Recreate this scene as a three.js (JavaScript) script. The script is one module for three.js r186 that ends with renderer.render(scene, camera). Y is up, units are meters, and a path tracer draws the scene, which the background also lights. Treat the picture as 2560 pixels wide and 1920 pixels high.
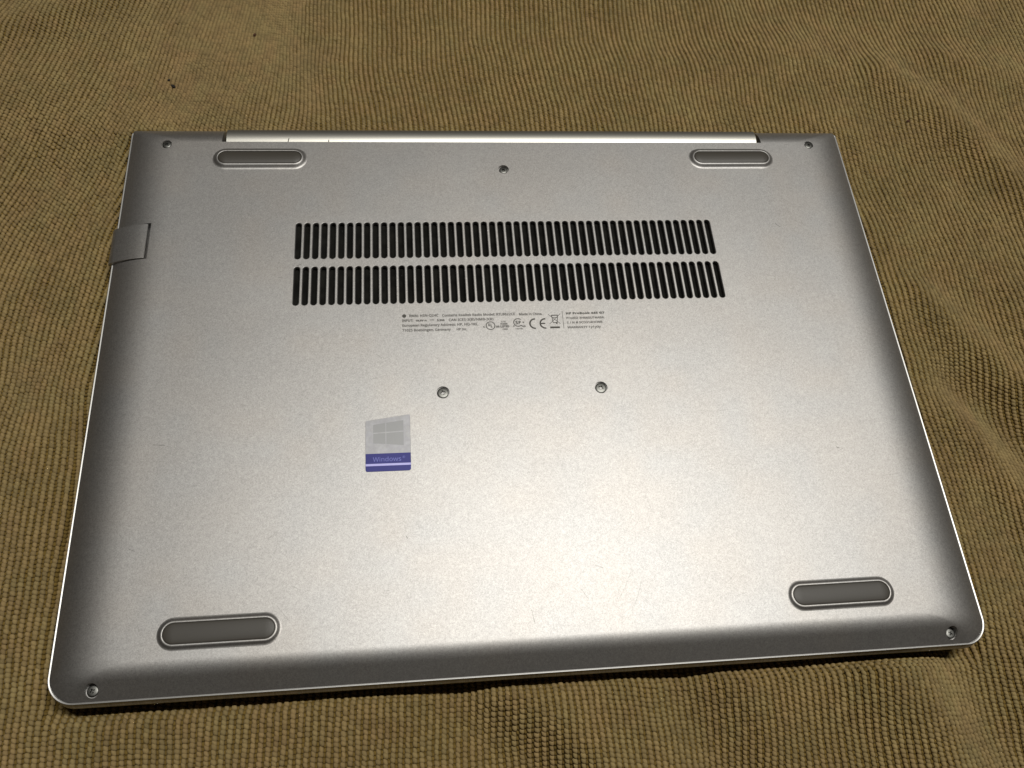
import * as THREE from 'three';
import { mergeGeometries, mergeVertices } from 'three/addons/utils/BufferGeometryUtils.js';
import { RectAreaLightUniformsLib } from 'three/addons/lights/RectAreaLightUniformsLib.js';
import { Brush, Evaluator, SUBTRACTION } from 'three-bvh-csg';

// ---------------------------------------------------------------- camera, light, exposure
const MM = 0.001;
const RIM = 11.6;                                   // height of the laptop's rim above the cloth, mm
const scene = new THREE.Scene();
scene.background = new THREE.Color().setRGB(0.028, 0.023, 0.017);   // the dim evening room
const camera = new THREE.PerspectiveCamera(49.13, 4 / 3, 0.02, 12);
camera.position.set(-0.03979, 0.29745 + RIM * MM, 0.15125);
camera.up.set(0.0292842, 0.43230359, -0.90125248);
camera.lookAt(camera.position.clone().add(new THREE.Vector3(0.10898987, -0.89764432, -0.42703148)));
scene.add(camera);

const renderer = new THREE.WebGLRenderer({ antialias: true });
renderer.setSize(1024, 768);
renderer.toneMapping = THREE.LinearToneMapping;
renderer.toneMappingExposure = 1.0;
renderer.shadowMap.enabled = true;
renderer.shadowMap.type = THREE.PCFSoftShadowMap;

// one tube lamp on the ceiling, its long side along the laptop
const LAMP = new THREE.Vector3(0.38, 2.0, -0.28), TUBE = 1.1, TUBE_R = 0.022, WHITE = new THREE.Color().setRGB(1.0, 0.975, 0.92);
RectAreaLightUniformsLib.init();
const lampLight = new THREE.RectAreaLight(WHITE, 176, TUBE, 0.06);
lampLight.name = 'tube_lamp_light';
lampLight.position.set(LAMP.x, LAMP.y - TUBE_R - 0.004, LAMP.z);
lampLight.rotation.x = -Math.PI / 2;                 // shining straight down
scene.add(lampLight);

// ---------------------------------------------------------------- helpers
let seed = 20240611;
const rnd = () => { seed = (seed * 1664525 + 1013904223) >>> 0; return seed / 4294967296; };
const hash = (x, y) => { let h = (x * 374761393 + y * 668265263) | 0; h = Math.imul(h ^ (h >>> 13), 1274126177); return ((h ^ (h >>> 16)) >>> 0) / 4294967296; };
const smooth = (t) => { t = Math.min(1, Math.max(0, t)); return t * t * (3 - 2 * t); };
const lerp = (a, b, t) => a + (b - a) * t;
function vnoise(x, y) {                              // value noise, 0 .. 1
  const i = Math.floor(x), j = Math.floor(y), fx = smooth(x - i), fy = smooth(y - j);
  return lerp(lerp(hash(i, j), hash(i + 1, j), fx), lerp(hash(i, j + 1), hash(i + 1, j + 1), fx), fy);
}
const sn = (x, y) => vnoise(x, y) * 2 - 1;
function part(name, geometry, material, parent, label) {
  const m = new THREE.Mesh(geometry, material);
  m.name = name; m.castShadow = true; m.receiveShadow = true;
  if (label) m.userData.label = label;
  parent.add(m);
  return m;
}
function meshFrom(pos, idx, uv) {
  const g = new THREE.BufferGeometry();
  g.setAttribute('position', new THREE.Float32BufferAttribute(pos, 3));
  g.setAttribute('uv', new THREE.Float32BufferAttribute(uv || new Array(pos.length / 3 * 2).fill(0), 2));
  g.setIndex(idx);
  g.computeVertexNormals();
  return g;
}
// a ring of a rounded rectangle with its own half-sizes; x0..x1, z0 (rear) .. z1 (front), corner radii rear / front; counter-clockwise seen from above
function ring(x0, x1, z0, z1, rr, rf, y, ns = 10, ne = 10) {
  const p = [];
  const arc = (cx, cz, r, a0) => { for (let k = 0; k <= ns; k++) { const a = a0 + (Math.PI / 2) * k / ns; p.push([cx + r * Math.cos(a), y, cz - r * Math.sin(a)]); } };
  const line = () => { const a = p[p.length - 1]; return (b) => { for (let k = 1; k < ne; k++) p.push([lerp(a[0], b[0], k / ne), y, lerp(a[2], b[2], k / ne)]); }; };
  arc(x1 - rr, z0 + rr, rr, 0);                      // rear right
  line()([x0 + rr, y, z0]);
  arc(x0 + rr, z0 + rr, rr, Math.PI / 2);            // rear left
  line()([x0, y, z1 - rf]);
  arc(x0 + rf, z1 - rf, rf, Math.PI);                // front left
  line()([x1 - rf, y, z1]);
  arc(x1 - rf, z1 - rf, rf, Math.PI * 1.5);          // front right
  line()([x1, y, z0 + rr]);
  return p;
}
// stadium ring (half length hl incl. round ends, half width hw) grown by o
function stadium(cx, cz, hl, hw, o, y, n = 12) {
  const p = [], r = hw + o, s = hl - hw;
  for (let k = 0; k <= n; k++) { const a = Math.PI / 2 - Math.PI * k / n; p.push([cx + s + r * Math.cos(a), y, cz - r * Math.sin(a)]); }
  for (let k = 0; k <= n; k++) { const a = -Math.PI / 2 - Math.PI * k / n; p.push([cx - s + r * Math.cos(a), y, cz - r * Math.sin(a)]); }
  return p.reverse();
}
function stadiumZ(cx, cz, hl, hw, o, y, n = 6) { return stadium(0, 0, hl, hw, o, y, n).map(([a, b, c]) => [cx - c, b, cz + a]); }
function circle(cx, cz, r, y, n = 24) { const p = []; for (let k = 0; k < n; k++) { const a = 2 * Math.PI * k / n; p.push([cx + r * Math.cos(a), y, cz - r * Math.sin(a)]); } return p; }
// skin over rings given from the bottom to the top (each counter-clockwise from above): sides outward; caps by a fan
function loft(rings, capTop = true, capBottom = true) {
  const n = rings[0].length, pos = [], idx = [];
  for (const r of rings) for (const p of r) pos.push(p[0], p[1], p[2]);
  for (let j = 0; j + 1 < rings.length; j++) for (let i = 0; i < n; i++) {
    const a = j * n + i, b = j * n + (i + 1) % n, c = a + n, d = b + n;
    idx.push(a, b, d, a, d, c);
  }
  const cap = (r, up) => {
    const base = pos.length / 3; let cx = 0, cz = 0;
    for (const p of r) { pos.push(p[0], p[1], p[2]); cx += p[0]; cz += p[2]; }
    const c = pos.length / 3; pos.push(cx / n, r[0][1], cz / n);
    for (let i = 0; i < n; i++) up ? idx.push(base + i, base + (i + 1) % n, c) : idx.push(base + (i + 1) % n, base + i, c);
  };
  if (capBottom) cap(rings[0], false);
  if (capTop) cap(rings[rings.length - 1], true);
  return meshFrom(pos, idx);
}
function smoothNormals(g, angle) {                   // soft below an angle, hard above
  const flat = g.toNonIndexed(), P = flat.attributes.position, n = P.count, faceN = [], acc = new Map();
  const a = new THREE.Vector3(), b = new THREE.Vector3(), c = new THREE.Vector3();
  const key = (i) => Math.round(P.getX(i) * 500) + ',' + Math.round(P.getY(i) * 500) + ',' + Math.round(P.getZ(i) * 500);
  for (let f = 0; f < n; f += 3) {
    a.fromBufferAttribute(P, f); b.fromBufferAttribute(P, f + 1); c.fromBufferAttribute(P, f + 2);
    const fn = b.clone().sub(a).cross(c.clone().sub(a)); faceN.push(fn);
    for (let k = 0; k < 3; k++) { const q = key(f + k); if (!acc.has(q)) acc.set(q, []); acc.get(q).push(fn); }
  }
  const N = new Float32Array(n * 3), cosA = Math.cos(angle), s = new THREE.Vector3();
  for (let i = 0; i < n; i++) {
    const fn = faceN[Math.floor(i / 3)], fl = fn.length() || 1; s.set(0, 0, 0);
    for (const o of acc.get(key(i))) if (o === fn || (o.dot(fn) / (fl * (o.length() || 1))) > cosA) s.add(o);
    s.normalize(); N.set([s.x, s.y, s.z], i * 3);
  }
  flat.setAttribute('normal', new THREE.BufferAttribute(N, 3));
  return flat;
}
const toMetres = (g, dy = RIM) => { g.translate(0, dy, 0); g.scale(MM, MM, MM); return g; };
const X0 = -162, X1 = 162, Z0 = -118.8, Z1 = 118.8;  // outline of the base, mm
function planarUV(g) {                               // uv over the whole base, seen from above (millimetres in)
  const P = g.attributes.position, uv = new Float32Array(P.count * 2);
  for (let i = 0; i < P.count; i++) { uv[2 * i] = (P.getX(i) - X0) / (X1 - X0); uv[2 * i + 1] = 1 - (P.getZ(i) - Z0) / (Z1 - Z0); }
  g.setAttribute('uv', new THREE.BufferAttribute(uv, 2));
  return g;
}

// ---------------------------------------------------------------- materials
// silver paint: metal flakes of uneven tone and tilt, hairline scratches
function paintTextures() {
  const w = 2048, h = 1504, col = new Uint8Array(w * h * 4), bump = new Uint8Array(w * h * 4);
  const ppm = w / (X1 - X0);                          // pixels per millimetre
  const tone = new Float32Array(w * h);
  for (let y = 0; y < h; y++) for (let x = 0; x < w; x++) {
    const u = x / ppm, v = y / ppm;
    const fine = hash(x, y) - 0.5, mid = sn(u * 2.6, v * 2.6), wide = sn(u * 0.95 + 7, v * 0.95), film = sn(u * 0.035 + 3, v * 0.035) + 0.5 * sn(u * 0.09, v * 0.09 + 5);
    const spark = hash(x + 911, y + 77) > 0.9965 ? 0.16 : 0;
    tone[y * w + x] = 0.78 + 0.13 * fine + 0.03 * mid + 0.010 * wide + 0.008 * film + spark;
    const b = 128 + 70 * (hash(x + 31, y + 7) - 0.5) + 22 * sn(u * 2.2 + 40, v * 2.2) ;
    const k = (y * w + x) * 4; bump[k] = bump[k + 1] = bump[k + 2] = b; bump[k + 3] = 255;
  }
  const scratch = (xm, zm, len, ang, depth) => {      // a hairline in the paint
    let x = (xm - X0) * ppm, y = (Z1 - Z0 - (zm - Z0)) * ppm; y = h - y; 
    const bend = (rnd() - 0.5) * 0.02;
    for (let s = 0; s < len * ppm; s += 0.5) {
      ang += bend / ppm; x += Math.cos(ang) * 0.5; y += Math.sin(ang) * 0.5;
      const i = Math.round(y) * w + Math.round(x);
      if (x > 1 && x < w - 2 && y > 1 && y < h - 2) tone[i] = Math.max(0.2, tone[i] - depth * (0.5 + 0.5 * rnd()));
    }
  };
  for (const s of [[-4, 98, 5, 1.4, 0.13], [14, 92, 4, 1.0, 0.1], [33, 86, 12, 2.0, 0.06], [36, 90, 9, 1.9, 0.08], [-136, 32, 4, 0.1, 0.12], [-140, 70, 2, 0.4, 0.14], [118, -63, 2.5, 0.8, 0.3], [120, 43, 1.2, 0.5, 0.4], [-46, 70, 1, 1.5, 0.35], [-86, -45, 2, 2.7, 0.2], [20, 84, 3, 0.4, 0.12], [70, 90, 4, 2.4, 0.07]]) scratch(...s);
  for (let k = 0; k < 110; k++) scratch(-140 + 280 * rnd(), -95 + 195 * rnd(), 1 + 7 * rnd() * rnd(), rnd() * 6.28, 0.03 + 0.035 * rnd());
  for (let i = 0; i < w * h; i++) {
    const t = Math.min(1, Math.max(0, tone[i])), y = Math.floor(i / w), x = i % w, hue = 0.006 * sn(x / 70, y / 70);
    const flip = ((h - 1 - y) * w + x) * 4;           // rows from the bottom up
    col[flip] = 255 * Math.min(1, t * (0.985 + hue)); col[flip + 1] = 255 * Math.min(1, t * 0.98); col[flip + 2] = 255 * Math.min(1, t * (0.972 - hue)); col[flip + 3] = 255;
  }
  const make = (data, srgb) => { const t = new THREE.DataTexture(data, w, h); t.magFilter = THREE.LinearFilter; t.minFilter = THREE.LinearMipmapLinearFilter; t.generateMipmaps = true; if (srgb) t.colorSpace = THREE.SRGBColorSpace; t.needsUpdate = true; return t; };
  return { col: make(col, true), bump: make(bump, false) };
}
const paint = paintTextures();
const silver = new THREE.MeshPhysicalMaterial({ name: 'silver paint', color: new THREE.Color().setRGB(0.68, 0.67, 0.66), map: paint.col, metalness: 1, roughness: 0.525, bumpMap: paint.bump, bumpScale: 0.000012 });
const lipMetal = new THREE.MeshStandardMaterial({ name: 'bare cut edge', color: new THREE.Color().setRGB(0.37, 0.366, 0.355), metalness: 1, roughness: 0.44 });
const rubber = new THREE.MeshStandardMaterial({ name: 'grey rubber', color: new THREE.Color().setRGB(0.044, 0.039, 0.031), roughness: 0.52 });
const screwMetal = new THREE.MeshStandardMaterial({ name: 'screw steel', color: new THREE.Color().setRGB(0.15, 0.15, 0.14), metalness: 1, roughness: 0.42 });

// ---------------------------------------------------------------- the cloth under the laptop
const RIBW = 2.42, STITCH = 1.52;                    // rib pitch and stitch pitch, mm
// folds: [height mm, half width mm, points x, z]
const FOLDS = [
  [4.0, 12, [[205, -168], [211, -161], [220, -153], [239, -125], [258, -92], [275, -60]]],
  [3.6, 10, [[186, -32], [194, -18], [205, -6], [215, 9], [225, 21], [250, 50]]],
  [3.2, 10, [[184, 24], [188, 31], [194, 42], [200, 60], [206, 74], [222, 110]]],
  [5.8, 11, [[-12, 125], [5, 136], [16, 149], [26, 162], [50, 190]]],
  [6.9, 18, [[126, 126], [132, 135], [143, 158], [148, 170], [160, 200]]],
  [-5.8, 13, [[192, 14], [205, 24], [213, 38], [230, 60]]],
  [-5.8, 13, [[50, 130], [55, 138], [61, 152], [70, 180]]],
  [-7.5, 18, [[157, 128], [165, 151], [172, 170], [180, 200]]],
  [-6.9, 16, [[-24, 132], [-9, 145], [6, 165]]],
  [2.5, 34, [[-190, -147], [9, -155], [157, -153], [235, -146]]],
  [3.2, 14, [[240, -180], [258, -176], [285, -166], [320, -160]]],
  [2.5, 12, [[-250, -192], [-214, -201], [-196, -216], [-170, -250]]],
  [1.8, 18, [[-192, 30], [-182, 82], [-180, 121], [-190, 160]]],
  [-1.8, 21, [[-100, -190], [0, -205], [120, -200], [200, -215]]],
];
function distToPath(x, z, pts) {
  let best = 1e9;
  for (let i = 0; i + 1 < pts.length; i++) {
    const [ax, az] = pts[i], [bx, bz] = pts[i + 1], dx = bx - ax, dz = bz - az;
    const t = Math.min(1, Math.max(0, ((x - ax) * dx + (z - az) * dz) / (dx * dx + dz * dz)));
    best = Math.min(best, Math.hypot(x - ax - t * dx, z - az - t * dz));
  }
  return best;
}
function clothHeight(x, z) {                          // mm above the bed
  let h = 1.7 * sn(x / 62 + 11, z / 58 + 3) + 0.8 * sn(x / 24 + 5, z / 31 + 9) + 0.28 * sn(x / 9, z / 12 + 2);
  for (const [a, w, pts] of FOLDS) { const d = distToPath(x, z, pts) / w; if (d < 2.6) h += a * Math.exp(-d * d); }
  // the laptop lies on it and presses it flat
  const ox = Math.max(0, Math.abs(x) - 159), oz = Math.max(0, Math.abs(z) - 116.5), out = Math.hypot(ox, oz);
  const press = smooth((out - 2.2) / 7), low = -0.5 + 0.25 * sn(x / 14, z / 14);
  return lerp(Math.min(h, low), h, press) - 0.6 + 4.2 * press * smooth((46 - out) / 40);
}
function warp(u, v) {                                 // the ribs wander over the cloth
  let x = u + 2.6 * sn(u / 70 + 2, v / 60) + 0.9 * sn(u / 26, v / 24 + 8) + 0.22 * sn(u / 6, v / 7);
  let z = v + 2.2 * sn(u / 55 + 9, v / 75 + 4) + 0.8 * sn(u / 20 + 3, v / 26);
  const left = smooth((-60 - u) / 160) * smooth((40 - v) / 200);
  x += -left * 0.16 * (v - 40);                       // leaning over beside the rear left corner
  return [x, z];
}
const bed = new THREE.Group();
bed.name = 'bedspread';
bed.userData = { kind: 'structure', label: 'rumpled olive brown ribbed woven bedspread under the laptop', category: 'bedspread' };
scene.add(bed);
const clothTop = (x, z) => clothHeight(x, z) * MM;
{
  const g = new THREE.PlaneGeometry(1, 1, 300, 240), P = g.attributes.position;
  const U0 = -400, U1 = 460, V0 = -420, V1 = 300;
  for (let i = 0; i < P.count; i++) {
    const u = lerp(U0, U1, P.getX(i) + 0.5), v = lerp(V0, V1, 0.5 - P.getY(i)), [x, z] = warp(u, v);
    P.setXYZ(i, x * MM, (clothHeight(x, z) - 0.75) * MM, z * MM);
  }
  g.computeVertexNormals();
  part('base_cloth', g, new THREE.MeshStandardMaterial({ name: 'weft', color: new THREE.Color().setRGB(0.115, 0.072, 0.010), roughness: 1 }), bed);

  // one rounded float of yarn, laid thousands of times
  const bead = mergeVertices(new THREE.IcosahedronGeometry(1, 2).deleteAttribute('uv').deleteAttribute('normal'));
  const Q = bead.attributes.position;
  for (let i = 0; i < Q.count; i++) {
    const x = Q.getX(i), y = Q.getY(i), z = Q.getZ(i), pw = (a, e) => Math.sign(a) * Math.pow(Math.abs(a), e);
    Q.setXYZ(i, pw(x, 1.0) * 0.9, y * 0.9, z * 1.12 + 0.10 * Math.sin(x * 3.2));
  }
  bead.computeVertexNormals();
  const nu = Math.round(800 / RIBW), nv = Math.round(640 / STITCH);
  const yarn = new THREE.InstancedMesh(bead, new THREE.MeshPhysicalMaterial({ name: 'yarn', color: 0xffffff, roughness: 0.95, sheen: 0.25, sheenRoughness: 0.6, sheenColor: new THREE.Color().setRGB(0.5, 0.42, 0.25) }), nu * nv);
  yarn.name = 'woven_rib'; yarn.userData.kind = 'stuff'; yarn.castShadow = yarn.receiveShadow = true;
  const M = new THREE.Matrix4(), ex = new THREE.Vector3(), ey = new THREE.Vector3(), ez = new THREE.Vector3(), q = new THREE.Matrix4(), c = new THREE.Color();
  let k = 0;
  for (let i = 0; i < nu; i++) for (let j = 0; j < nv; j++) {
    const u = -360 + i * RIBW, v = -380 + j * STITCH + 0.55 * sn(i / 2.7, j / 40) + 0.36 * (rnd() - 0.5);
    const [x, z] = warp(u, v), [xv, zv] = warp(u, v + 2), [xu, zu] = warp(u + 2, v);
    const h = clothHeight(x, z);
    ez.set(xv - x, clothHeight(xv, zv) - h, zv - z).normalize();
    ex.set(xu - x, clothHeight(xu, zu) - h, zu - z).normalize();
    ey.crossVectors(ez, ex).normalize(); ex.crossVectors(ey, ez).normalize();
    const size = 0.88 + 0.24 * rnd();
    q.makeRotationY(0.34 + 0.4 * (rnd() - 0.5));
    M.makeBasis(ex, ey, ez).multiply(q);
    M.scale(new THREE.Vector3((0.98 + 0.12 * (rnd() - 0.5)) * size * MM, size * MM, (1.0 + 0.16 * (rnd() - 0.5)) * MM));
    M.setPosition((x + 0.16 * (rnd() - 0.5)) * MM, (h - 0.3 + 0.2 * (rnd() - 0.5)) * MM, z * MM);
    yarn.setMatrixAt(k, M);
    const dye = 1 + 0.10 * sn(x / 17, z / 19) + 0.06 * sn(x / 4, z / 5) + 0.3 * (rnd() - 0.5), red = 0.05 * sn(x / 6 + 50, z / 7) + 0.02 * sn(x / 40, z / 40);
    c.setRGB(0.243 * dye * (1 + red * 0.6), 0.175 * dye * (1 - red * 0.5), 0.073 * dye * (1 - red * 0.2));
    yarn.setColorAt(k, c); k++;
  }
  bed.add(yarn);
  // the darker cross threads that dip between the ribs
  const dip = mergeVertices(new THREE.IcosahedronGeometry(1, 1).deleteAttribute('uv').deleteAttribute('normal'));
  dip.scale(0.78, 0.55, 0.72); dip.computeVertexNormals();
  const cross = new THREE.InstancedMesh(dip, new THREE.MeshStandardMaterial({ name: 'cross thread', color: 0xffffff, roughness: 1 }), nu * nv);
  cross.name = 'cross_thread'; cross.userData.kind = 'stuff'; cross.castShadow = cross.receiveShadow = true; k = 0;
  for (let i = 0; i < nu; i++) for (let j = 0; j < nv; j++) {
    const u = -360 + (i + 0.5) * RIBW, v = -380 + (j + 0.15) * STITCH + 0.55 * sn((i + 0.5) / 2.7, j / 40) + 0.3 * (rnd() - 0.5);
    const [x, z] = warp(u, v), [xv, zv] = warp(u, v + 2), [xu, zu] = warp(u + 2, v), h = clothHeight(x, z);
    ez.set(xv - x, clothHeight(xv, zv) - h, zv - z).normalize();
    ex.set(xu - x, clothHeight(xu, zu) - h, zu - z).normalize();
    ey.crossVectors(ez, ex).normalize(); ex.crossVectors(ey, ez).normalize();
    q.makeRotationY(0.3 + 0.5 * (rnd() - 0.5));
    M.makeBasis(ex, ey, ez).multiply(q); M.scale(new THREE.Vector3(MM, MM * (0.85 + 0.3 * rnd()), MM * (0.85 + 0.3 * rnd())));
    M.setPosition(x * MM, (h - 0.64 + 0.22 * (rnd() - 0.5)) * MM, z * MM);
    cross.setMatrixAt(k, M);
    const dye = 1 + 0.3 * (rnd() - 0.5); c.setRGB(0.135 * dye, 0.086 * dye, 0.016 * dye); cross.setColorAt(k, c); k++;
  }
  bed.add(cross);
}

// ---------------------------------------------------------------- the laptop, lying on its lid
const laptop = new THREE.Group();
laptop.name = 'laptop';
laptop.userData = { label: 'silver laptop lying closed and upside down on the bedspread', category: 'laptop' };
scene.add(laptop);
const FLAT = 5;                                       // the flat of the bottom panel above the rim, mm
const HX0 = -122.0, HX1 = 121.2, HZ = -108.3;         // hinge bay
// depth of the soft edge where it has risen to y: sides, front, rear
const sideD = (y) => 23 * (1 - Math.cbrt(Math.max(0, 1 - y / FLAT)));
const rearD = (y) => 11.2 * (1 - Math.sqrt(Math.max(0, 1 - y / FLAT)));
function frontD(y) {                                  // a straight slope, then a tight bend into the flat
  const slope = 0.6, yb = 3.3;
  if (y <= yb) return y / slope;
  const d0 = yb / slope, L = 2 * (FLAT - yb) / slope; return d0 + L * (1 - Math.sqrt(Math.max(0, 1 - (y - yb) / (FLAT - yb))));
}
const evaluator = new Evaluator();
evaluator.useGroups = false;
const cut = (a, g) => { const b = new Brush(g); b.updateMatrixWorld(true); a.updateMatrixWorld(true); return evaluator.evaluate(a, b, SUBTRACTION); };
{
  // shell
  const rings = [], e = 0.6;
  const at = (y, yy = y) => ring(X0 + e + sideD(y), X1 - e - sideD(y), Z0 + 0.1 + rearD(y) * 0.93, Z1 - e - frontD(y), 1.2 + 0.5 * y, 9 - 0.9 * y, yy, 14, 10);
  rings.push(at(0, -2.5));
  const N = 26;
  for (let j = 0; j <= N; j++) { const t = j / N; rings.push(at(FLAT * (1 - (1 - t) * (1 - t)))); }
  let solid = new Brush(smoothNormals(loft(rings), 0.5));
  // slots of the two vent rows, each with an eased edge
  const VX = 94, VZ0 = -69, VZ1 = -21, vent = new THREE.Shape([[-VX, VZ0], [VX, VZ0], [VX, VZ1], [-VX, VZ1]].map(([p, q]) => new THREE.Vector2(p, -q))), walls = [];
  for (const [za, zb] of [[-64.9, -47.1], [-43.2, -25.2]]) for (let k = 0; k <= 50; k++) {
    const cx = -87.85 + 175.15 * k / 50, cz = (za + zb) / 2, hl = (zb - za) / 2, hw = 1.1;
    const layers = [[0, -1.5], [0, -0.42], [0.06, -0.2], [0.16, -0.07], [0.34, 0.0]].map(([o, dy]) => stadiumZ(cx, cz, hl, hw, o, FLAT + dy));
    vent.holes.push(new THREE.Path(layers[4].map((p) => new THREE.Vector2(p[0], -p[2]))));
    walls.push(smoothNormals(loft(layers.map((l) => l.slice().reverse()), false, false), 0.9));
  }
  const plate = new THREE.ShapeGeometry(vent); plate.rotateX(-Math.PI / 2); plate.translate(0, FLAT, 0);
  const hole = new THREE.BoxGeometry(2 * VX, 20, VZ1 - VZ0); hole.translate(0, 0, (VZ0 + VZ1) / 2);
  solid = cut(solid, hole.toNonIndexed());
  // screw wells: x, z, radius, floor
  const wells = [[-31.1, 14.8, 2.55, 4.2], [30.6, 14.7, 2.55, 4.2], [-0.3, -93.0, 2.35, 3.8], [-145.0, -107.0, 2.2, 4.0], [144.2, -107.2, 2.2, 4.0], [-147.2, 115.0, 2.2, 0.2], [147.2, 114.6, 2.2, 0.2]];
  const wellG = wells.map(([x, z, r, f]) => smoothNormals(loft([circle(x, z, r, f), circle(x, z, r, 8)]), 0.6));
  solid = cut(solid, mergeGeometries(wellG));
  // pocket of the port cover and the hinge bay
  const pocket = new THREE.BoxGeometry(24, 6, 17.4); pocket.translate(-147.0 - 12, 1.35 + 3, -57.0);
  solid = cut(solid, pocket.toNonIndexed());
  const bay = new THREE.BoxGeometry(HX1 - HX0, 30, 30); bay.translate((HX0 + HX1) / 2, 0, HZ - 15);
  solid = cut(solid, bay.toNonIndexed());
  const clean = (q) => { const o = q.index ? q.toNonIndexed() : q.clone(); for (const k of Object.keys(o.attributes)) if (k !== 'position' && k !== 'normal' && k !== 'uv') o.deleteAttribute(k); o.clearGroups(); return o; };
  const g = planarUV(mergeGeometries([solid.geometry, plate, ...walls].map(clean)));
  part('bottom_panel', toMetres(g), silver, laptop);

  // dark fine mesh behind the vents
  const tw = 512, td = new Uint8Array(tw * tw * 4);
  for (let y = 0; y < tw; y++) for (let x = 0; x < tw; x++) { const k = (y * tw + x) * 4, d = Math.sin(x * Math.PI / 4) * Math.sin(y * Math.PI / 4), v = 22 + 11 * d + 12 * (hash(x, y) - 0.5) + 7 * sn(x / 30, y / 30); td[k] = v * 1.02; td[k + 1] = v; td[k + 2] = v * 0.9; td[k + 3] = 255; }
  const tt = new THREE.DataTexture(td, tw, tw); tt.colorSpace = THREE.SRGBColorSpace; tt.wrapS = tt.wrapT = THREE.RepeatWrapping; tt.repeat.set(4, 1); tt.magFilter = THREE.LinearFilter; tt.needsUpdate = true;
  const mesh = new THREE.BoxGeometry(183, 0.6, 45); mesh.translate(0, 2.6, -45);
  part('vent_mesh', toMetres(mesh), new THREE.MeshPhysicalMaterial({ name: 'vent gauze', map: tt, roughness: 0.95, specularIntensity: 0.2 }), laptop, 'black gauze behind the ventilation slots');

  // screws, cross-slotted
  const head = (r) => {
    let b = new Brush(smoothNormals(loft([circle(0, 0, r, -0.6), circle(0, 0, r, 0), circle(0, 0, r * 0.93, 0.16), circle(0, 0, r * 0.72, 0.26), circle(0, 0, r * 0.3, 0.3)]), 0.7));
    const bar = (w, l) => smoothNormals(loft([[-1, -1], [1, -1], [1, 1], [-1, 1]].reverse().reduce((acc, p) => { acc[0].push([p[0] * w * 0.6, -0.35, p[1] * l * 0.35]); acc[1].push([p[0] * w, 0.6, p[1] * l]); return acc; }, [[], []])), 0.4);
    b = cut(b, bar(r * 0.17, r * 0.52)); b = cut(b, bar(r * 0.5, r * 0.165));
    return b.geometry;
  };
  const headBig = head(2.25), headSmall = head(1.85);
  const seats = [[-31.1, 14.8, 4.45, headBig, 0.3], [30.6, 14.7, 4.45, headBig, -0.5], [-0.3, -93.0, 4.3, headSmall, 0.9], [-145.0, -107.0, 4.6, headSmall, 0.7], [144.2, -107.2, 4.6, headSmall, 0.2], [-147.2, 115.0, 0.7, headSmall, 0.5], [147.2, 114.6, 0.7, headSmall, 1.0]];
  const lb = ['steel screw beside the logo sticker', 'steel screw level with the one beside the logo sticker', 'steel screw sunk between the rear feet', null, null, null, null];
  seats.forEach(([x, z, y, hg, turn], i) => { const gg = hg.clone(); gg.rotateY(turn); gg.translate(x, y, z); part('screw', toMetres(gg), screwMetal, laptop, lb[i] || undefined); });

  // feet: a raised boss of the panel, its thin lip and the rubber pad in it
  const feet = [[-105.3, -98.9, 17.6, 3.35, 1.25, 0.85], [104.9, -99.0, 17.6, 3.35, 1.25, 0.85], [-107.9, 99.3, 18.1, 3.5, 0.85, 0.66], [107.9, 99.0, 18.1, 3.5, 0.85, 0.66]];
  for (const [x, z, hl, hw, hh, wide] of feet) {
    const prof = [[2.9, -0.05], [2.55, 0.02], [2.2, 0.08], [1.85, 0.2], [1.5, 0.38], [1.1, 0.66], [0.75, 0.86], [0.5, 0.95], [0.32, 1.0], [0.18, 1.0], [0.02, 0.98], [-0.05, 0.9], [-0.05, 0.5]];
    const boss = smoothNormals(loft(prof.map(([o, t]) => stadium(x, z, hl, hw, o > 0.5 ? 0.5 + (o - 0.5) * wide : o, FLAT + t * hh, 16)).reverse().reverse(), false, false), 0.9);
    const foot = part('foot_boss', toMetres(planarUV(boss)), silver, laptop);
    const pad = smoothNormals(loft([[-0.12, 0.2], [-0.12, 0.78], [-0.3, 0.92], [-0.7, 1.02], [-1.3, 1.13], [-2.0, 1.2], [-2.7, 1.24], [-3.2, 1.25]].map(([o, t]) => stadium(x, z, hl, hw, o, FLAT + t * hh, 16)), true, false), 0.9);
    part('rubber_pad', toMetres(pad), rubber, foot);
  }

  // flap over the network port: a plate that follows the edge, a little proud of it
  const px0 = -163.2, px1 = -148.3, pz0 = -65.3, pz1 = -48.6, pos = [], idx = [], nx = 14, nz = 4;
  const top = (x) => 4.75 - 3.75 * Math.pow(Math.max(0, px1 - x) / 14.4, 1.7) - (x < -162.4 ? (-162.4 - x) * 0.9 : 0);
  const cross = [];
  for (let i = 0; i <= nx; i++) { const x = lerp(px0, px1, i / nx); cross.push([x, Math.max(-0.3, top(x))]); }
  const shape = new THREE.Shape(); shape.moveTo(px1, cross[nx][1] - 0.15); shape.lineTo(px1 - 0.18, cross[nx][1]);
  for (let i = nx - 1; i >= 0; i--) shape.lineTo(cross[i][0], cross[i][1]);
  shape.lineTo(px0, -0.9); shape.lineTo(px0 + 3, -1.0); shape.lineTo(px1, 1.0);
  const flap = new THREE.ExtrudeGeometry(shape, { depth: pz1 - pz0 - 0.3, bevelEnabled: true, bevelSize: 0.12, bevelThickness: 0.15, bevelSegments: 2 });
  flap.translate(0, 0, pz0 + 0.15);
  part('port_flap', toMetres(planarUV(smoothNormals(flap, 0.5))), silver, laptop, 'drop-down flap over the network port on the side edge');
}
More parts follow.
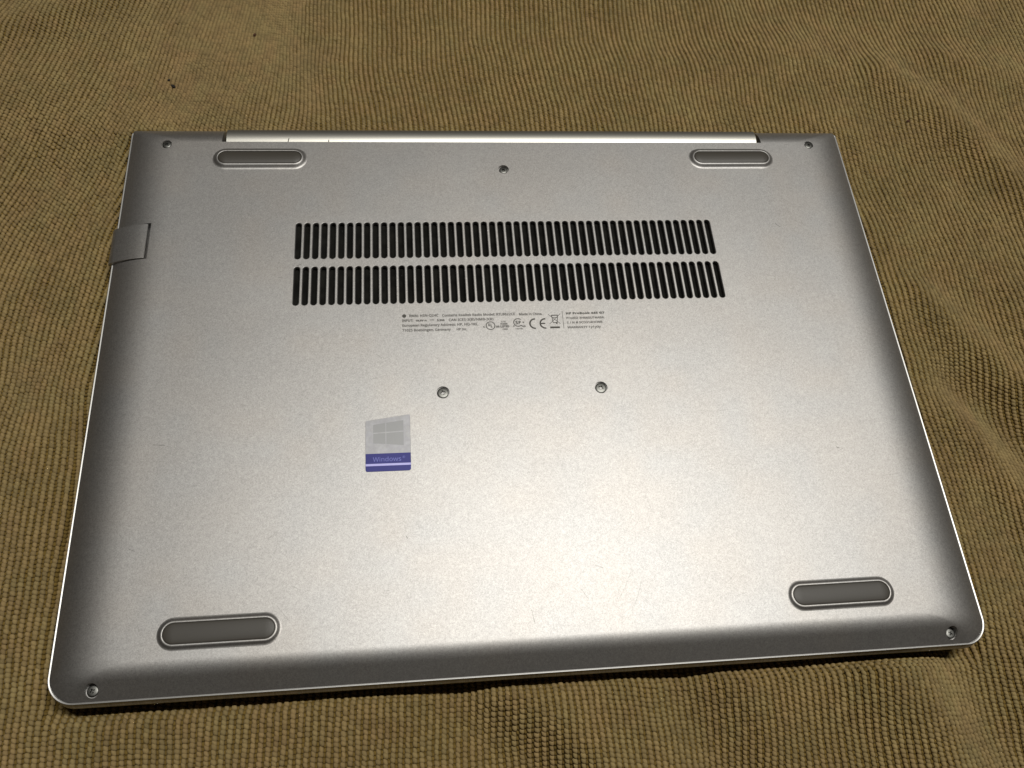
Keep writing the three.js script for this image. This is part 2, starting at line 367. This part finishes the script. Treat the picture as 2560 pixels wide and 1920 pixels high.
{
  // lip, wall and lid
  const e2 = (o, y, rf) => ring(X0 + o, X1 - o, Z0 + 0.9 + o, Z1 - o, 1.5, rf, y, 14, 10);
  const fr = (o, y) => e2(o, y, 9 - o);
  let lip = new Brush(smoothNormals(loft([fr(0.9, -1.6), fr(0.06, -1.4), fr(0, -0.5), fr(0.0, -0.1), fr(0.03, 0.05), fr(0.1, 0.11), fr(0.2, 0.10), fr(0.32, 0.065), fr(0.46, 0.03), fr(0.58, 0.0), fr(0.68, -0.3)]), 0.9));
  const bay = new THREE.BoxGeometry(HX1 - HX0, 30, 30); bay.translate((HX0 + HX1) / 2, 0, HZ - 15);
  const core = new THREE.BoxGeometry(300, 10, 215); core.translate(0, -1, 0);
  lip = cut(lip, bay.toNonIndexed()); lip = cut(lip, core.toNonIndexed());
  part('edge_lip', toMetres(lip.geometry), lipMetal, laptop, 'thin bright metal edge round the base');
  const wl = (o, y, of) => ring(X0 + o, X1 - o, Z0 + o, Z1 - of, 1.5, 9, y, 14, 10);
  let wall = new Brush(smoothNormals(loft([wl(1.2, -4.9, 0.6), wl(0.4, -4.6, -0.5), wl(0.1, -3.4, -0.85), wl(0.05, -2.4, -0.6), wl(0.15, -1.45, 0.0)]), 0.7));
  wall = cut(wall, bay.toNonIndexed());
  part('base_wall', toMetres(planarUV(wall.geometry)), silver, laptop);
  const ld = (o, y, r = 9) => ring(X0 + o, X1 - o, Z0 + 4 + o, Z1 - o, 3, r, y, 14, 10);
  part('lid', toMetres(planarUV(smoothNormals(loft([ld(2.2, -11.0), ld(0.9, -10.6), ld(0.1, -9.6), ld(-0.3, -8), ld(-0.3, -6), ld(0.2, -5.3), ld(0.9, -5.1)]), 0.7))), silver, laptop);

  // hinge bar: one long rounded bar with two dark nicks
  const cw = 2048, chh = 64, cv = document.createElement('canvas'); cv.width = cw; cv.height = chh;
  const cx = cv.getContext('2d'); cx.fillStyle = '#c6c4bd'; cx.fillRect(0, 0, cw, chh);
  for (let k = 0; k < 9000; k++) { const t = 186 + Math.floor(24 * rnd()); cx.fillStyle = `rgb(${t},${t - 1},${t - 6})`; cx.fillRect(rnd() * cw, rnd() * chh, 2, 1); }
  const bx0 = -120.7, bx1 = 119.8;
  cx.strokeStyle = '#1c1a16'; cx.lineWidth = 2.6;
  const U = (x) => (x - bx0) / (bx1 - bx0) * cw;
  cx.beginPath(); cx.moveTo(U(-94.3), 1); cx.lineTo(U(-93.7), 20); cx.stroke();
  cx.beginPath(); cx.moveTo(U(-76.7), 1); cx.lineTo(U(-76.6), 14); cx.stroke();
  const ct = new THREE.CanvasTexture(cv); ct.colorSpace = THREE.SRGBColorSpace;
  const pos = [], idx = [], uv = [], prof = [];      // cross-section from the seam over the top to the back and round underneath
  const zc = -112.3, yt = 4.6, R = 8.6;
  for (let k = 0; k <= 26; k++) { const zz = lerp(-108.5, -116.0, k / 26), d = zz - zc; prof.push([zz, yt - R + Math.sqrt(R * R - d * d)]); }
  const yb = prof[26][1];
  for (let k = 1; k <= 8; k++) { const a = Math.PI / 180 * (32 + 58 * k / 8); prof.push([-116.0 - 1.6 * (Math.sin(a) - Math.sin(0.5585)), yb - 1.6 * (Math.cos(0.5585) - Math.cos(a))]); }
  prof.push([-116.7, -3], [-115.5, -5.2], [-110.5, -5.2], [-108.5, -3]);
  const n = prof.length, xs = [[bx0, 0.35], [bx0 + 0.3, 0], [bx1 - 0.3, 0], [bx1, 0.35]];
  xs.forEach(([x, s]) => prof.forEach(([z, y], k) => { pos.push(x, y - (y > 0 ? s : -s), z + (z < -113 ? s : 0)); uv.push((x - bx0) / (bx1 - bx0), k <= 26 ? 1 - k / 26 : 0.02); }));
  for (let i = 0; i < 3; i++) for (let k = 0; k < n; k++) { const a = i * n + k, b = i * n + (k + 1) % n, c = a + n, d = b + n; idx.push(a, b, d, a, d, c); }
  const capAt = (i, flip) => { const c0 = pos.length / 3; pos.push(xs[i][0], 0, -113); uv.push(0.001, 0.1); for (let k = 0; k < n; k++) { const a = i * n + k, b = i * n + (k + 1) % n; flip ? idx.push(c0, b, a) : idx.push(c0, a, b); } };
  capAt(0, true); capAt(3, false);
  const hg = meshFrom(pos, idx, uv);
  part('hinge_bar', toMetres(smoothNormals(hg, 0.8)), new THREE.MeshStandardMaterial({ name: 'hinge silver', color: new THREE.Color().setRGB(0.78, 0.78, 0.77), map: ct, metalness: 1, roughness: 0.45 }), laptop, 'long rounded silver hinge cover with two small black nicks');
}
{
  // printed text block: flat ink on the panel; canvas covers x -48 .. 40, z -22 .. -10 (mm)
  const x0 = -48, x1 = 40, z0 = -22, z1 = -10, S = 2048 / (x1 - x0), w = 2048, h = Math.round((z1 - z0) * S);
  const cv = document.createElement('canvas'); cv.width = w; cv.height = h;
  const c = cv.getContext('2d'); c.fillStyle = '#000'; c.fillRect(0, 0, w, h);
  const X = (x) => (x - x0) * S, Z = (z) => (z - z0) * S;
  c.fillStyle = '#fff'; c.strokeStyle = '#fff';
  const text = (s, xa, xb, z, cap = 1.05, weight = '') => {   // fitted between xa and xb, baseline at z
    c.save(); c.font = `${weight} ${cap / 0.72 * S}px sans-serif`; const m = c.measureText(s).width;
    c.translate(X(xa), Z(z)); c.scale((xb - xa) * S / m, 1); c.fillText(s, 0, 0); c.lineWidth = 0.05 * S; c.strokeText(s, 0, 0); c.restore();
  };
  const line = (a, b, d, e, t) => { c.lineWidth = t * S; c.beginPath(); c.moveTo(X(a), Z(b)); c.lineTo(X(d), Z(e)); c.stroke(); };
  c.beginPath(); c.arc(X(-45.2), Z(-19.25), 0.8 * S, 0, 7); c.fill();
  text('RMN: HSN-Q24C', -43.3, -31.6, -18.75); text('Contains Realtek Radio Model: RTL8822CE', -30.2, -0.7, -18.68); text('Made in China.', 0.8, 10.5, -18.5);
  text('INPUT:', -46.1, -41.7, -16.62); text('19.5V', -40.8, -37.6, -16.66, 0.75, 'bold'); text('dc', -37.3, -36.2, -16.66, 0.6); text('3.33A', -32.3, -29.2, -16.6, 0.8, 'bold');
  line(-35.1, -17.3, -33.4, -17.3, 0.16); for (let k = 0; k < 3; k++) line(-35.1 + k * 0.65, -16.85, -34.7 + k * 0.65, -16.85, 0.16);
  text('CAN ICES-3(B)/NMB-3(B)', -27.6, -9.6, -16.5);
  text('European Regulatory Address: HP, HQ-TRE,', -46.1, -15.8, -14.38); text('71025 Boeblingen, Germany', -46.1, -27, -12.2); text('HP Inc.', -24.7, -20.3, -12.2);
  // ringed mark with two letters, small lettering beside it
  c.lineWidth = 0.34 * S; c.beginPath(); c.ellipse(X(-11), Z(-14), 1.75 * S, 1.75 * S, 0, 0, 7); c.stroke();
  text('U', -12.0, -11.0, -13.75, 1.35, 'bold'); text('L', -11.0, -10.2, -13.2, 1.3, 'bold');
  text('C', -14.0, -13.2, -13.1, 0.8, 'bold'); text('US', -8.9, -7.4, -13.1, 0.8, 'bold'); text('LISTED', -7.1, -3.5, -13.1, 0.95, 'bold'); text('I.T.E.', -6.6, -4.6, -15.4, 0.6); text('E140395', -7.0, -4.1, -14.4, 0.55, 'bold'); text('C2603', -6.3, -4.2, -12.05, 0.5);
  c.lineWidth = 0.36 * S; c.beginPath(); c.arc(X(0.2), Z(-15.2), 1.75 * S, 0.75, -0.75 + 6.283 - 0.1, false); c.stroke();
  text('S', -0.95, 0.15, -14.4, 1.55, 'bold'); text('P', 0.25, 1.3, -14.4, 1.55, 'bold'); line(1.3, -13.9, 2.0, -13.3, 0.3);
  text('®', 2.0, 2.6, -14.9, 0.6); text('C', -1.9, -1.3, -13.2, 0.75, 'bold'); text('US', 1.9, 3.1, -13.0, 0.7, 'bold'); text('1737 99', -1.1, 1.8, -12.0, 0.6);
  // CE
  c.lineWidth = 0.62 * S;
  c.beginPath(); c.arc(X(7.1), Z(-14.5), 2.15 * S, 1.52, 4.76); c.stroke(); c.beginPath(); c.arc(X(11.3), Z(-14.5), 2.15 * S, 1.52, 4.76); c.stroke(); line(9.3, -14.5, 11.2, -14.5, 0.55);
  // crossed-out bin over a bar
  line(12.7, -18.7, 17.4, -14.2, 0.2); line(17.7, -18.9, 12.9, -14.1, 0.2);
  line(13.9, -18.2, 16.6, -18.2, 0.45); line(14.05, -17.9, 14.5, -14.8, 0.26); line(16.5, -17.9, 16.1, -14.8, 0.26); line(14.4, -14.85, 16.2, -14.85, 0.3); line(14.2, -17.2, 16.4, -17.2, 0.2);
  c.beginPath(); c.arc(X(15.9), Z(-14.55), 0.4 * S, 0, 7); c.fill(); line(13.05, -12.58, 17.0, -12.58, 0.82);
  line(18.58, -20.1, 18.58, -12.0, 0.16);
  text('HP ProBook 445 G7', 19.95, 36.0, -18.5, 0.95, 'bold'); text('ProdID 3H665UT#ABA', 20.0, 35.6, -16.3, 0.95); text('S / N # 5CD314HCWB', 20.0, 34.7, -14.2, 0.95); text('WARRANTY 1y1y0y', 20.1, 33.7, -12.0, 0.95);
  const t = new THREE.CanvasTexture(cv); t.minFilter = THREE.LinearMipmapLinearFilter;
  const g = new THREE.PlaneGeometry(x1 - x0, z1 - z0); g.rotateX(-Math.PI / 2); g.translate((x0 + x1) / 2, FLAT + 0.03, (z0 + z1) / 2);
  part('printed_text', toMetres(g), new THREE.MeshStandardMaterial({ name: 'grey ink', color: new THREE.Color().setRGB(0.075, 0.072, 0.063), roughness: 0.75, alphaMap: t, transparent: true }), laptop, 'small grey regulatory print below the vents');
}
{
  // sticker: a thin metal label with slanted top, blue band and pale stripe
  const x0 = -60.35, x1 = -43.85, zt0 = 25.8, zt1 = 23.5, zb = 45.85, S = 48, w = Math.round((x1 - x0) * S), h = Math.round((zb - zt1) * S);
  const cv = document.createElement('canvas'); cv.width = w; cv.height = h; const c = cv.getContext('2d');
  c.fillStyle = '#9d9da2'; c.fillRect(0, 0, w, h);
  for (let k = 0; k < 500; k++) { c.fillStyle = `rgba(${rnd() > 0.5 ? '205,205,218' : '128,126,124'},0.05)`; const r = 10 + 55 * rnd(); c.beginPath(); c.ellipse(w * rnd(), h * 0.68 * rnd(), r, r * 0.6, rnd() * 3, 0, 7); c.fill(); }
  const X = (f) => f * w, Zf = (z) => (z - zt1) * S;
  // four panes in perspective, corners measured on the label (fractions of width, mm)
  const q = (p) => { c.beginPath(); p.forEach(([a, b], i) => i ? c.lineTo(X(a), Zf(b)) : c.moveTo(X(a), Zf(b))); c.closePath(); c.fill(); };
  c.fillStyle = '#8f9091';
  q([[0.17, 27.4], [0.443, 26.75], [0.443, 30.4], [0.17, 30.65]]); q([[0.462, 26.7], [0.848, 25.85], [0.848, 30.1], [0.462, 30.38]]);
  q([[0.17, 31.0], [0.443, 30.85], [0.443, 35.2], [0.17, 34.85]]); q([[0.462, 30.84], [0.848, 30.5], [0.848, 35.95], [0.462, 35.25]]);
  c.fillStyle = '#26276c'; c.fillRect(0, Zf(38.9), w, h); c.fillStyle = '#a4a2d2'; c.fillRect(0, Zf(42.85), w, 0.85 * S);
  for (let k = 0; k < 2500; k++) { c.fillStyle = `rgba(${rnd() > 0.5 ? '90,92,170' : '20,22,70'},0.10)`; c.fillRect(w * rnd(), Zf(38.9) + rnd() * 7 * S, 4, 3); }
  c.fillStyle = '#6367a6'; c.font = `${2.35 * S}px sans-serif`; const tw = c.measureText('Windows').width;
  c.save(); c.translate(X(0.16), Zf(42.0)); c.scale(X(0.63) / tw, 1); c.fillText('Windows', 0, 0); c.restore();
  c.font = `${1.3 * S}px sans-serif`; c.fillText('®', X(0.81), Zf(41.0));
  const t = new THREE.CanvasTexture(cv); t.colorSpace = THREE.SRGBColorSpace; t.minFilter = THREE.LinearMipmapLinearFilter;
  const corner = [[x0, zt0, 0.5], [x1, zt1, 0.5], [x1, zb, 1.1], [x0, zb, 0.8]], ringPts = (o, y) => {
    const out = [], n = corner.length;
    for (let i = 0; i < n; i++) {
      const [ax, az] = corner[(i + n - 1) % n], [bx, bz, r] = corner[i], [cx, cz] = corner[(i + 1) % n];
      const d1 = Math.hypot(ax - bx, az - bz), d2 = Math.hypot(cx - bx, cz - bz), p = [bx + (ax - bx) / d1 * r, bz + (az - bz) / d1 * r], s = [bx + (cx - bx) / d2 * r, bz + (cz - bz) / d2 * r];
      for (let k = 0; k <= 5; k++) { const u = k / 5, a = (1 - u) * (1 - u), b2 = 2 * u * (1 - u), c2 = u * u; out.push([a * p[0] + b2 * bx + c2 * s[0], y, a * p[1] + b2 * bz + c2 * s[1]]); }
    }
    const mx = (x0 + x1) / 2, mz = (zt1 + zb) / 2;
    return out.map(([a, b, d]) => [a + (mx - a) * o, b, d + (mz - d) * o]).reverse();
  };
  const g = smoothNormals(loft([ringPts(0, FLAT - 0.02), ringPts(0, FLAT + 0.10), ringPts(0.012, FLAT + 0.16)]), 0.5);
  const P = g.attributes.position, uv = new Float32Array(P.count * 2);
  for (let i = 0; i < P.count; i++) { uv[2 * i] = (P.getX(i) - x0) / (x1 - x0); uv[2 * i + 1] = 1 - (P.getZ(i) - zt1) / (zb - zt1); }
  g.setAttribute('uv', new THREE.BufferAttribute(uv, 2));
  part('logo_sticker', toMetres(g), new THREE.MeshStandardMaterial({ name: 'sticker foil', map: t, metalness: 0.35, roughness: 0.5 }), laptop, 'grey and blue sticker with a four-pane window emblem');
}

// ---------------------------------------------------------------- specks lying on the cloth
const crumbMat = new THREE.MeshStandardMaterial({ name: 'dark crumb', color: new THREE.Color().setRGB(0.012, 0.009, 0.006), roughness: 0.8 });
const rustMat = new THREE.MeshStandardMaterial({ name: 'brown crumb', color: new THREE.Color().setRGB(0.06, 0.022, 0.008), roughness: 0.9 });
function crumb(x, z, a, b, turn, mat, label) {
  const g = new THREE.IcosahedronGeometry(1, 1), P = g.attributes.position;
  for (let i = 0; i < P.count; i++) { const s = 0.75 + 0.5 * hash(Math.round(P.getX(i) * 50) + 100, Math.round(P.getZ(i) * 50 + P.getY(i) * 31) + 100); P.setXYZ(i, P.getX(i) * a * s, P.getY(i) * b * 0.8 * s, P.getZ(i) * b * s); }
  g.computeVertexNormals(); g.scale(MM, MM, MM);
  const m = part('crumb', g, mat, scene);
  m.position.set(x * MM, clothTop(x, z) + 0.75 * MM, z * MM); m.rotation.y = turn;
  m.userData = { label, category: 'crumb' };
  return m;
}
crumb(-150.4, -154.0, 1.15, 0.75, -0.7, crumbMat, 'black oblong crumb lying on the bedspread behind the laptop corner').name = 'crumb';
crumb(-152.9, -158.0, 0.65, 0.5, 0.4, crumbMat, 'tiny black crumb beside the larger oblong black crumb').name = 'crumb_001';
crumb(-116.0, -191.0, 1.0, 0.7, 0.9, rustMat, 'dark brown crumb far behind the laptop, away from the black crumbs').name = 'crumb_002';
crumb(209.4, -135.3, 0.9, 0.65, 0.5, rustMat, 'dark brown crumb on the fold beside the laptop screw corner').name = 'crumb_003';

// ---------------------------------------------------------------- the lamp overhead, out of the picture
{
  const lamp = new THREE.Group(); lamp.name = 'tube_lamp'; lamp.position.copy(LAMP);
  lamp.userData = { label: 'long white tube lamp mounted above the bed', category: 'tube lamp' };
  const glass = new THREE.CylinderGeometry(TUBE_R, TUBE_R, TUBE, 24); glass.rotateZ(Math.PI / 2);
  part('tube', glass, new THREE.MeshStandardMaterial({ name: 'lit tube', color: 0xffffff, emissive: WHITE, emissiveIntensity: 4, roughness: 0.6 }), lamp);
  const back = new THREE.BoxGeometry(TUBE + 0.06, 0.05, 0.045); back.translate(0, TUBE_R + 0.027, 0);
  part('batten', back, new THREE.MeshStandardMaterial({ name: 'batten', color: 0xdddddd, roughness: 0.5 }), lamp);
  for (const e of [-1, 1]) { const c = new THREE.BoxGeometry(0.025, 0.06, 0.045); c.translate(e * (TUBE / 2 + 0.014), 0.002, 0); part('end_cap', c, new THREE.MeshStandardMaterial({ name: 'end cap', color: 0xcccccc, roughness: 0.5 }), lamp); }
  scene.add(lamp);
}
renderer.render(scene, camera);
